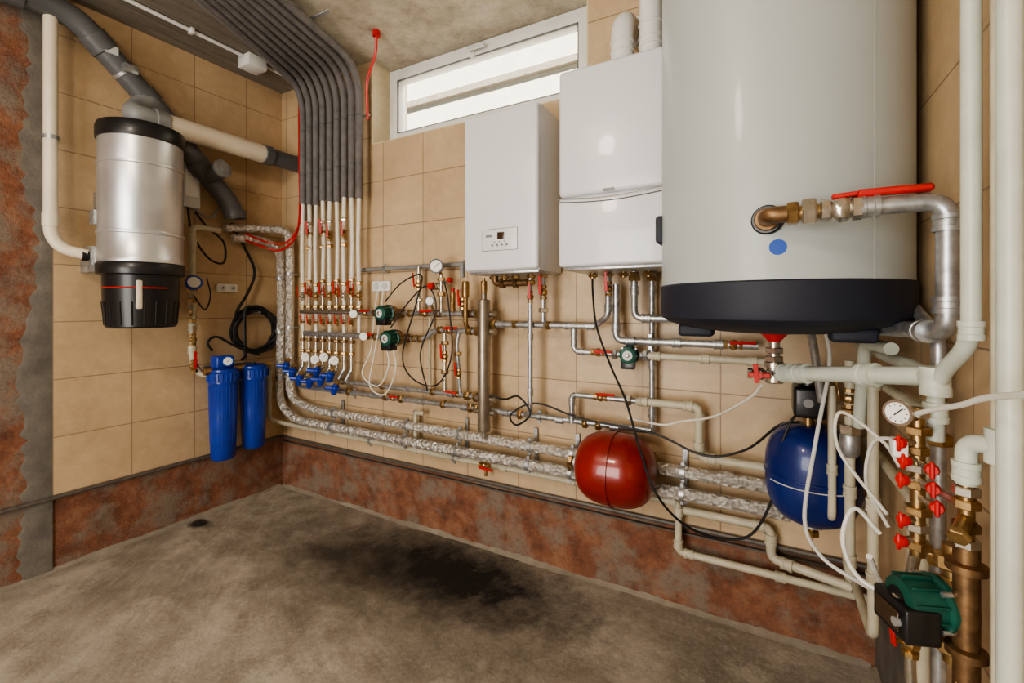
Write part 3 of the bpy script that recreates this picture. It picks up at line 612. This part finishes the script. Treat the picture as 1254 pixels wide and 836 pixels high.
for k in range(21):
    a=math.atan2(ud.y,ud.x)-1.0+2.0*k/20; sw.append(V((.23+.151*math.cos(a),-.89+.151*math.sin(a),1.325)))
sweep(g('red_label_stripe','redp'),sw,.0035,6)
a=math.atan2(ud.y,ud.x)+.28; u=V((math.cos(a),math.sin(a),0))
box(g('sight_strip','pvcw'),V((.23,-.89,1.30))+u*.146-V((.012,.012,.075)),V((.23,-.89,1.30))+u*.146+V((.010,.010,.06)),.006)
box(g('wall_bracket','galv'),(0.0,-1.0,1.72),(.10,-.78,1.80),.003); box(g('wall_bracket','galv'),(0.0,-1.05,1.40),(.09,-.73,1.46),.003)
for z in (1.62,1.40): box(g('latch','galv'),(.12,-1.055,z),(.17,-1.03,z+.07),.003)
cyl(g('intake','black'),(.12,-1.08,1.475),(.14,-.98,1.475),.026,18); box(g('intake_port','galv'),(.08,-1.06,1.43),(.16,-1.03,1.52),.004)
g=G('vacuum_intake_pipe'); tube(g('pipe','pvcw'),[(.08,-1.174,2.69),(.08,-1.174,1.56),(.09,-1.14,1.50),(.125,-1.06,1.478)],.025,.07,20)
cyl(g('coupling','pvcw'),(.08,-1.174,2.55),(.08,-1.174,2.62),.029,20); cyl(g('coupling','pvcw'),(.08,-1.174,1.60),(.08,-1.174,1.66),.029,20); clampring(g,(.08,-1.174,2.0),(0,0,1),.025,(0,-1.174,2.0))
g=G('drain_pipe')
P=[(.085,-1.9,2.50),(.085,-1.20,2.60),(.085,-1.08,2.58),(.085,-.70,2.215),(.085,-.52,1.99),(.10,-.40,1.86),(.10,-.37,1.77)]
tube(g('pipe','pvcg'),P,.054,.09,28)
def sock(a,b,r=.061,m='pvcg'): cyl(g('sockets',m),a,b,r,28,bev=.003)
d=(V(P[3])-V(P[2])).normalized(); q=V(P[2])
sock(q+d*.06,q+d*.14); sock(q+d*.23,q+d*.25,.058,'galv'); sock(q+d*.34,q+d*.40)
box(g('clamp_ears','galv'),q+d*.24+V((.05,-.03,-.02)),q+d*.24+V((.08,.03,.02)),.004)
sock((.085,-1.35,2.578),(.085,-1.27,2.59)); d2=(V(P[4])-V(P[3])).normalized(); q=V(P[3]); sock(q+d2*.20,q+d2*.27); sock((.10,-.372,1.82),(.10,-.37,1.77),.060)
cyl(g('inspection_branch','pvcg'),(.09,-.52,1.98),(.20,-.50,2.02),.048,24); cyl(g('inspection_cap','pvcl'),(.19,-.502,2.018),(.215,-.497,2.025),.052,24,bev=.004); cyl(g('inspection_cap','pvcl'),(.21,-.498,2.023),(.225,-.495,2.028),.03,6)
box(g('sticker','pgrey'),(.133,-1.0,2.46),(.141,-.95,2.50))
g=G('vent_pipe')
tube(g('elbow','pvcl'),[(.09,-.80,2.31),(.11,-.86,2.24),(.18,-.90,2.185),(.19,-.84,2.18),(.19,-.76,2.18)],.055,.05,28)
cyl(g('pipe','pvcw'),(.19,-.78,2.18),(.19,-.24,2.18),.055,32); cyl(g('coupling','pvcl'),(.19,-.83,2.18),(.19,-.77,2.18),.062,32,bev=.004)
cyl(g('grey_section','pvcg'),(.19,-.26,2.18),(.19,0,2.18),.052,28); cyl(g('grey_section','pvcg'),(.19,-.26,2.18),(.19,-.20,2.18),.060,28,bev=.004)
g=G('electrical_box'); box(g('box','pgrey'),(.0,-.63,1.80),(.055,-.54,2.05),.005); box(g('cover','white'),(.05,-.62,1.86),(.06,-.55,2.04),.003); cable(g('flex','rubber'),[(.04,-.60,1.80),(.05,-.58,1.65),(.06,-.50,1.52),(.07,-.42,1.50),(.07,-.42,1.62),(.05,-.50,1.70),(.04,-.56,1.78)],.006)
cable(g('grey_cable','pvcl'),[(.04,-.57,1.80),(.05,-.50,1.76),(.05,-.45,1.80),(.05,-.43,1.90),(.05,-.47,1.98)],.007)
g=G('power_outlet'); box(g('plate','white'),(.0,-.43,1.325),(.022,-.31,1.375),.006)
for y in (-.40,-.34): cyl(g('sockets','pgrey'),(.02,y,1.35),(.026,y,1.35),.018,16); cyl(g('holes','black'),(.0255,y,1.35),(.0265,y,1.35),.006,8)
g=G('power_outlet'); box(g('plate','white'),(.88,-.022,1.325),(1.02,0,1.385),.006)
for x in (.915,.985): cyl(g('sockets','pgrey'),(x,-.02,1.355),(x,-.027,1.355),.019,16)
g=G('water_meter_riser')
tube(g('pipe','ppr'),[(.07,-.44,1.69),(.07,-.59,1.69),(.07,-.59,.93),(.07,-.55,.845),(.12,-.50,.845)],.017,.03,14)
for z in (1.60,1.25,1.12,.99): coup(g,(.07,-.59,z),(0,0,1),.017,.04)
for z in (1.40,1.33,1.27): hexn(g,(.07,-.59,z),(0,0,1),.028,.024)
cyl(g('meter_body','brass'),(.07,-.59,1.365),(.13,-.61,1.365),.034,20); cyl(g('meter_dial_ring','bluegrey'),(.12,-.61,1.365),(.155,-.622,1.37),.040,24,bev=.003); cyl(g('meter_dial','dial'),(.154,-.622,1.37),(.158,-.6235,1.371),.030,20)
valve(g,(.075,-.59,1.18),(0,0,1),(1,-.3,0),1,hm='ppr'); valve(g,(.075,-.59,1.05),(0,0,1),(1,-.3,0),1,'brass','brass'); valve(g,(.075,-.585,.90),(0,0,1),(1,-.3,0),1.1,'brass',hm='redp')
cable(g('sensor_lead','rubber'),[(.10,-.60,1.30),(.12,-.55,1.22),(.12,-.52,1.30),(.10,-.53,1.40)],.004)
g=G('water_filter_housing')
for i,y in enumerate((-.455,-.275)):
    c=(.13,y,0); o=.02*i
    lathe(g('sump','bluep'),c,(0,0,1),[(.03,.345+o),(.056,.348+o),(.064,.36+o),(.070,.60),(.073,.79),(.077,.795),(.077,.805),(.071,.808)],40)
    lathe(g('collar','bluep'),c,(0,0,1),[(.074,.80),(.080,.804),(.081,.850),(.076,.856)],40)
    for k in range(24):
        a=2*math.pi*k/24; u=V((math.cos(a),math.sin(a),0)); cyl(g('ribs','bluep'),V((.13,y,.44+o))+u*.064,V((.13,y,.78))+u*.072,.0032,6); cyl(g('collar_ribs','bluep'),V((.13,y,.806))+u*.080,V((.13,y,.848))+u*.081,.004,6)
    lathe(g('cap','bluep'),c,(0,0,1),[(.076,.855),(.078,.86),(.076,.872),(.05,.882),(.02,.884)],40)
    cyl(g('release_button','redp' if i==0 else 'black'),(.13,y,.88),(.13,y,.892),.010,10)
    box(g('bracket','bluep'),(0,y-.05,.85),(.10,y+.05,.88),.004)
cyl(g('link','brass'),(.13,-.40,.865),(.13,-.33,.865),.02,12); cyl(g('end_port','brass'),(.13,-.56,.865),(.13,-.52,.865),.022,6); cyl(g('end_port','brass'),(.13,-.21,.865),(.13,-.17,.865),.02,6)
tube(g('outlet','ppr'),[(.13,-.17,.865),(.10,-.14,.865),(.08,-.14,.78)],.014,.02)
box(g('head_block','bluep'),(.09,-.51,.88),(.17,-.41,.95),.012,3); gauge(g,(.185,-.46,.92),(1,-.35,0),.026,'bluegrey')
g=G('coiled_hose')
pts=[(.04,-.36,1.75),(.05,-.28,1.60),(.05,-.22,1.46),(.05,-.26,1.33),(.06,-.33,1.22)]
for k in range(80):
    a=math.radians(150)+k/16*2*math.pi; rr=.132+.012*math.sin(k*.9); pts.append((.03+.010*(k/16)+.008*math.sin(k*1.7),-.215+rr*math.cos(a),1.085+rr*math.sin(a)*1.05+.01*math.cos(k/3)))
pts+=[(.08,-.30,.98),(.09,-.30,.93),(.10,-.33,.91)]
cable(g('hose','rubber'),pts,.009)
cyl(g('wall_hook','galv'),(0,-.215,1.19),(.10,-.215,1.20),.006)
cable(g('loop','rubber'),[(.10,-.50,.98),(.11,-.53,1.03),(.11,-.48,1.06),(.11,-.38,1.0),(.11,-.30,.96),(.11,-.22,.93)],.007)
# ------------------------------------------------------------------ CABLES
g=G('black_power_cable')
cable(g('c','rubber'),[(2.26,-.10,1.38),(2.27,-.12,1.28),(2.30,-.16,1.15),(2.36,-.17,1.0),(2.43,-.20,.87),(2.50,-.26,.70),(2.56,-.30,.58),(2.64,-.25,.47),(2.75,-.20,.42),(2.86,-.18,.45),(2.93,-.20,.62),(2.94,-.24,.76),(2.97,-.24,.86),(3.0,-.22,.90)],.0045)
g=G('black_power_cable')
cable(g('c','rubber'),[(1.74,-.10,.81),(1.83,-.10,.80),(1.93,-.15,.83),(1.99,-.15,.76),(1.92,-.15,.70),(1.88,-.13,.74),(2.0,-.11,.80),(2.22,-.11,.755),(2.51,-.11,.735),(2.70,-.12,.68),(2.84,-.15,.73),(2.94,-.2,.84),(3.0,-.2,.86)],.0045)
g=G('black_power_cable')
cable(g('c','rubber'),[(1.12,-.16,1.26),(1.22,-.14,1.36),(1.34,-.12,1.40),(1.33,-.15,1.25),(1.22,-.13,.98),(1.30,-.14,.86),(1.45,-.13,.84),(1.55,-.14,1.0),(1.53,-.14,1.25),(1.49,-.12,1.36)],.0040)
g=G('black_power_cable')
cable(g('c','rubber'),[(1.16,-.16,1.12),(1.27,-.15,1.25),(1.40,-.15,1.34),(1.46,-.15,1.22),(1.36,-.15,1.0),(1.38,-.12,.80)],.0040)
g=G('white_signal_cable')
cable(g('c','pex'),[(.93,-.02,1.33),(.93,-.05,1.20),(.98,-.12,1.0),(.93,-.14,.86),(1.05,-.14,.80),(1.13,-.14,.92),(1.10,-.14,1.06)],.004)
cable(g('c','pex'),[(.97,-.02,1.33),(.99,-.06,1.18),(1.02,-.14,.96),(1.0,-.15,.80),(1.10,-.14,.76),(1.18,-.14,.90),(1.16,-.15,1.05)],.004)
g=G('white_signal_cable')
cable(g('c','pex'),[(2.42,-.14,.79),(2.55,-.12,.775),(2.62,-.14,.80),(2.75,-.25,.86),(2.86,-.45,.97),(2.89,-.53,1.02)],.0045)
g=G('white_drain_hose')
cable(g('c','hose'),[(3.03,-.42,1.20),(3.06,-.33,1.14),(3.065,-.32,1.05),(3.03,-.36,.85),(3.0,-.38,.62),(3.04,-.38,.52),(3.12,-.44,.50),(3.15,-.6,.56),(3.10,-.78,.68),(3.07,-.86,.76)],.0055)
g=G('white_signal_cable')
cable(g('c','hose'),[(3.105,-.935,1.045),(3.12,-1.0,1.072),(3.135,-1.08,1.098),(3.145,-1.16,1.125),(3.16,-1.35,1.16),(3.21,-1.6,1.18)],.0042)
g=G('white_signal_cable')
cable(g('c','hose'),[(3.09,-.84,.80),(3.05,-.84,.84),(3.03,-.85,.78),(3.05,-.86,.72),(3.10,-.88,.70)],.0042)
cable(g('c','hose'),[(3.10,-.84,.84),(3.04,-.72,.92),(3.045,-.70,1.0),(3.10,-.80,.97),(3.115,-.86,.94)],.0035)
cable(g('c','hose'),[(3.12,-.86,.99),(3.09,-.78,.96),(3.085,-.74,.86),(3.11,-.80,.80)],.0035)
# ------------------------------------------------------------------ RIGHT CLUSTER
g=G('cold_water_riser'); cyl(g('pipe','pprw'),(3.185,-1.08,.0),(3.185,-1.08,2.70),.0135,20); 
for z in (.55,1.9): clampring(g,(3.185,-1.08,z),(0,0,1),.0135,(XW,-1.08,z))
g=G('cold_water_riser'); cyl(g('pipe','ppr'),(3.19,-1.035,.0),(3.19,-1.035,2.70),.010,16)
g=G('polypropylene_riser')
tube(g('pipe','pprw'),[(3.175,-.985,2.70),(3.175,-.985,1.18),(3.165,-.90,1.125),(3.160,-.88,1.09),(3.160,-.88,1.00)],.0125,.04,18)
coup(g,(3.175,-.985,1.20),(0,0,1),.0125,.03,'pprw'); coup(g,(3.160,-.88,1.105),(0,0,1),.017,.05,'pprw'); coup(g,(3.160,-.88,1.05),(0,0,1),.014,.035,'pprw')
tube(g('rear_branch','pprw'),[(3.16,-.88,1.11),(3.17,-.70,1.11),(3.17,-.3,1.11),(3.17,-.1,1.11)],.014,.03,14)
tube(g('rear_branch','pprw'),[(3.15,-.62,1.14),(3.13,-.45,1.14),(3.13,-.40,1.02),(3.13,-.36,.90)],.015,.03,14)
g=G('twin_vertical_pipes')
for x,y in ((3.115,-.32),(3.155,-.40)):
    tube(g('pipe','ppr'),[(x,y,1.08),(x,y,.44),(x+.02,y+.2,.42)] if x<3.13 else [(x,y,1.05),(x,y,.34),(x,-.05,.34)],.013,.03,14)
    for z in (1.03,.70,.50): coup(g,(x,y,z),(0,0,1),.013,.034)
hexn(g,(3.115,-.32,.88),(0,0,1),.028,.03,'nickel'); lathe(g('union','galv'),(3.115,-.32,.80),(0,0,1),[(.016,0),(.024,.01),(.026,.06),(.02,.07)],18); hexn(g,(3.115,-.32,.93),(0,0,1),.022,.02,'brass'); valve(g,(3.115,-.32,.97),(0,0,1),(-1,-.5,0),.9,'brass',hm='brass')
tube(g('third_pipe','ppr'),[(3.075,-.30,1.0),(3.075,-.30,.60),(3.075,-.10,.58)],.011,.03,12); coup(g,(3.075,-.30,.75),(0,0,1),.011,.03)
g=G('mixing_valve_assembly')
X,Yv=3.13,-.905
cyl(g('column','brass'),(X,Yv,.80),(X,Yv,1.06),.011,14)
for i,z in enumerate((1.05,1.02,.985,.955,.925,.88,.85,.82)): hexn(g,(X,Yv,z),(0,0,1),.017+.003*(i%2),.014,'nickel' if i%3==0 else 'brass')
gauge(g,(3.092,-.962,1.058),(-.6,-.75,0),.020,'nickel'); cyl(g('gauge_arm','brass'),(3.10,-.945,1.055),(X,Yv,1.04),.006)
for c,d in (((3.105,-.925,1.0),(-.6,-.8,0)),((3.112,-.925,.97),(-.7,-.7,0)),((3.14,-.94,.965),(-.2,-1,0)),((3.14,-.945,.935),(-.2,-1,0)),((3.145,-.945,.905),(-.2,-1,0)),((3.11,-.92,.935),(-.7,-.7,0)),((3.11,-.915,.825),(-.8,-.6,0)),((3.112,-.92,.865),(-.8,-.6,0))):
    c=V(c);d=V(d).normalized(); cyl(g('nickel_arms','nickel'),(X,Yv,c.z),c+d*.004,.006,10)
    lathe(g('red_caps','redp'),c,d,[(.007,0),(.010,.002),(.010,.010),(.008,.013)],10); bar(g('red_wings','redp'),c+d*.012-V((0,0,.014)),c+d*.012+V((0,0,.014)),.007,.006,d,.002)
box(g('white_actuator','white'),(3.09,-.935,.975),(3.112,-.905,1.005),.004)
tube(g('cross_pipe','nickel'),[(X,Yv,.93),(3.16,-.97,.93),(3.165,-1.0,.93)],.008,.01)
tube(g('ppr_elbow','pprw'),[(3.165,-1.0,.965),(3.165,-1.0,1.030),(3.188,-1.035,1.036)],.0135,.022,16); coup(g,(3.165,-1.0,.985),(0,0,1),.0135,.03,'pprw'); coup(g,(3.19,-1.035,1.036),(0,0,1),.0125,.05,'pprw')
cyl(g('column','brass'),(3.165,-1.0,.40),(3.165,-1.0,.97),.010,14)
for i,z in enumerate((.955,.935,.90,.875,.655,.63,.58,.54)): hexn(g,(3.165,-1.0,z),(0,0,1),.017,.014,('nickel','brass','bronze')[i%3])
cyl(g('strainer_leg','brass'),(3.165,-1.0,.915),(3.145,-1.035,.893),.010,12,bev=.002); hexn(g,(3.147,-1.032,.895),(-.03,-.05,-.03),.014,.011,'brass')
g=pump('circulation_pump',(3.160,-.965,.760),(0,0,1),(-.72,-.28,0),.86,'brass',True)
cyl(g('volute_lower','bronze'),(3.165,-1.0,.64),(3.165,-1.0,.87),.016,14)
for z in (.70,.83): lathe(g('flanges','bronze'),(3.165,-1.0,z),(0,0,1),[(.015,0),(.025,.003),(.025,.014),(.015,.017)],16)
g=G('lower_valve_set'); tube(g('pipe','nickel'),[(3.13,-.905,.82),(3.13,-.86,.74),(3.13,-.86,.55),(3.15,-.86,.40),(3.15,-.86,.05)],.009,.03); valve(g,(3.13,-.86,.62),(0,0,1),(-1,-.4,0),.8); hexn(g,(3.13,-.86,.68),(0,0,1),.018,.016); tube(g('pipe','pprw'),[(3.165,-1.0,.42),(3.165,-1.0,.06)],.013,0)
g=G('copper_return_line'); tube(g('pipe','galv'),[(3.19,-.78,.40),(3.19,-.78,1.18),(3.19,-.6,1.24)],.012,.03); tube(g('pipe','ppr'),[(3.185,-.70,.05),(3.185,-.70,1.02),(3.185,-.2,1.02)],.013,.03); tube(g('pipe','ppr'),[(3.19,-.62,.10),(3.19,-.62,.80),(3.19,-.10,.80)],.013,.03)
for z in (.6,.9): coup(g,(3.185,-.70,z),(0,0,1),.013,.034)
for z in (.75,.98): hexn(g,(3.19,-.78,z),(0,0,1),.021,.022,'brass')
g=G('added_fill_lamp'); lathe(g('base','white'),(1.7,-2.6,2.70),(0,0,-1),[(.16,0),(.16,.02),(.15,.022)],32); lathe(g('diffuser','fill_lamp'),(1.7,-2.6,2.68),(0,0,-1),[(.15,0),(.145,.03),(.11,.055),(.05,.066),(.01,.068)],32)  # invented fixture behind the camera, added for fill light
# ------------------------------------------------------------------ build meshes
def mk(name,parts,org):
    me=bpy.data.meshes.new(name); vs=[];fs=[];mi=[];ms=[]
    for p in parts:
        if p.m not in ms: ms.append(p.m)
        o=len(vs); vs+=[tuple(q-org) for q in p.v]; fs+=[[i+o for i in f] for f in p.f]; mi+=[ms.index(p.m)]*len(p.f)
    me.from_pydata(vs,[],fs)
    for m in ms: me.materials.append(M[m])
    me.polygons.foreach_set('material_index',mi)
    bm=bmesh.new(); bm.from_mesh(me); bmesh.ops.recalc_face_normals(bm,faces=bm.faces[:]); bm.to_mesh(me); bm.free()
    me.polygons.foreach_set('use_smooth',[True]*len(me.polygons)); me.set_sharp_from_angle(angle=math.radians(38)); me.update()
    o=bpy.data.objects.new(name,me); bpy.context.collection.objects.link(o); return o
for g in G.allg:
    ps=[p for p in g.p.values() if p.v]; allv=[v for p in ps for v in p.v]
    org=V([(min(v[i] for v in allv)+max(v[i] for v in allv))/2 for i in range(3)])
    if g.join: o=mk(g.name,ps,org); o.location=org; continue
    e=bpy.data.objects.new(g.name,None); e.empty_display_size=.05; e.location=org; bpy.context.collection.objects.link(e)
    for p in ps:
        o=mk(p.name,[p],org); o.parent=e
# ------------------------------------------------------------------ lights
def light(name,t,loc,e,col,size=.3,rot=None,sy=None):
    l=bpy.data.lights.new(name,t); l.energy=e; l.color=col
    if t=='POINT': l.shadow_soft_size=size
    if t=='AREA': l.size=size; l.shape='RECTANGLE'; l.size_y=sy or size
    if t=='SUN': l.angle=math.radians(2)
    o=bpy.data.objects.new(name,l); o.location=loc
    if rot: o.rotation_euler=rot
    bpy.context.collection.objects.link(o); return o
light('added_fill_lamp_light','POINT',(1.7,-2.6,2.48),36,(1,.87,.70),.15)  # warm fill from the added fixture, no such lamp in view
light('doorway_daylight','AREA',(1.75,-3.93,1.1),66,(1,.95,.88),1.4,(math.radians(90),0,0),1.9)
light('window_daylight','AREA',(1.5,1.35,4.05),90,(1,.98,.95),1.6,(math.radians(-38),0,0),.9)
light('sun','SUN',(0,-5,8),13,(1,.96,.88),rot=(math.radians(48),0,math.radians(-15)))
w=bpy.data.worlds.new('world'); bpy.context.scene.world=w; w.use_nodes=True
bg=w.node_tree.nodes['Background']; sk=w.node_tree.nodes.new('ShaderNodeTexSky'); sk.sky_type='HOSEK_WILKIE'; sk.turbidity=4
w.node_tree.links.new(sk.outputs[0],bg.inputs[0]); bg.inputs[1].default_value=1.2
# ------------------------------------------------------------------ camera
c=bpy.data.cameras.new('camera'); co=bpy.data.objects.new('camera',c); bpy.context.collection.objects.link(co)
co.location=(2.89,-1.942,1.2375); co.rotation_euler=(math.pi/2,0,math.radians(29)); c.sensor_width=36; c.lens=15.82; c.shift_y=-.0343; c.clip_start=.02
bpy.context.scene.camera=co
vs=bpy.context.scene.view_settings
vs.view_transform='AgX'; vs.look='AgX - Medium High Contrast'; vs.exposure=.5
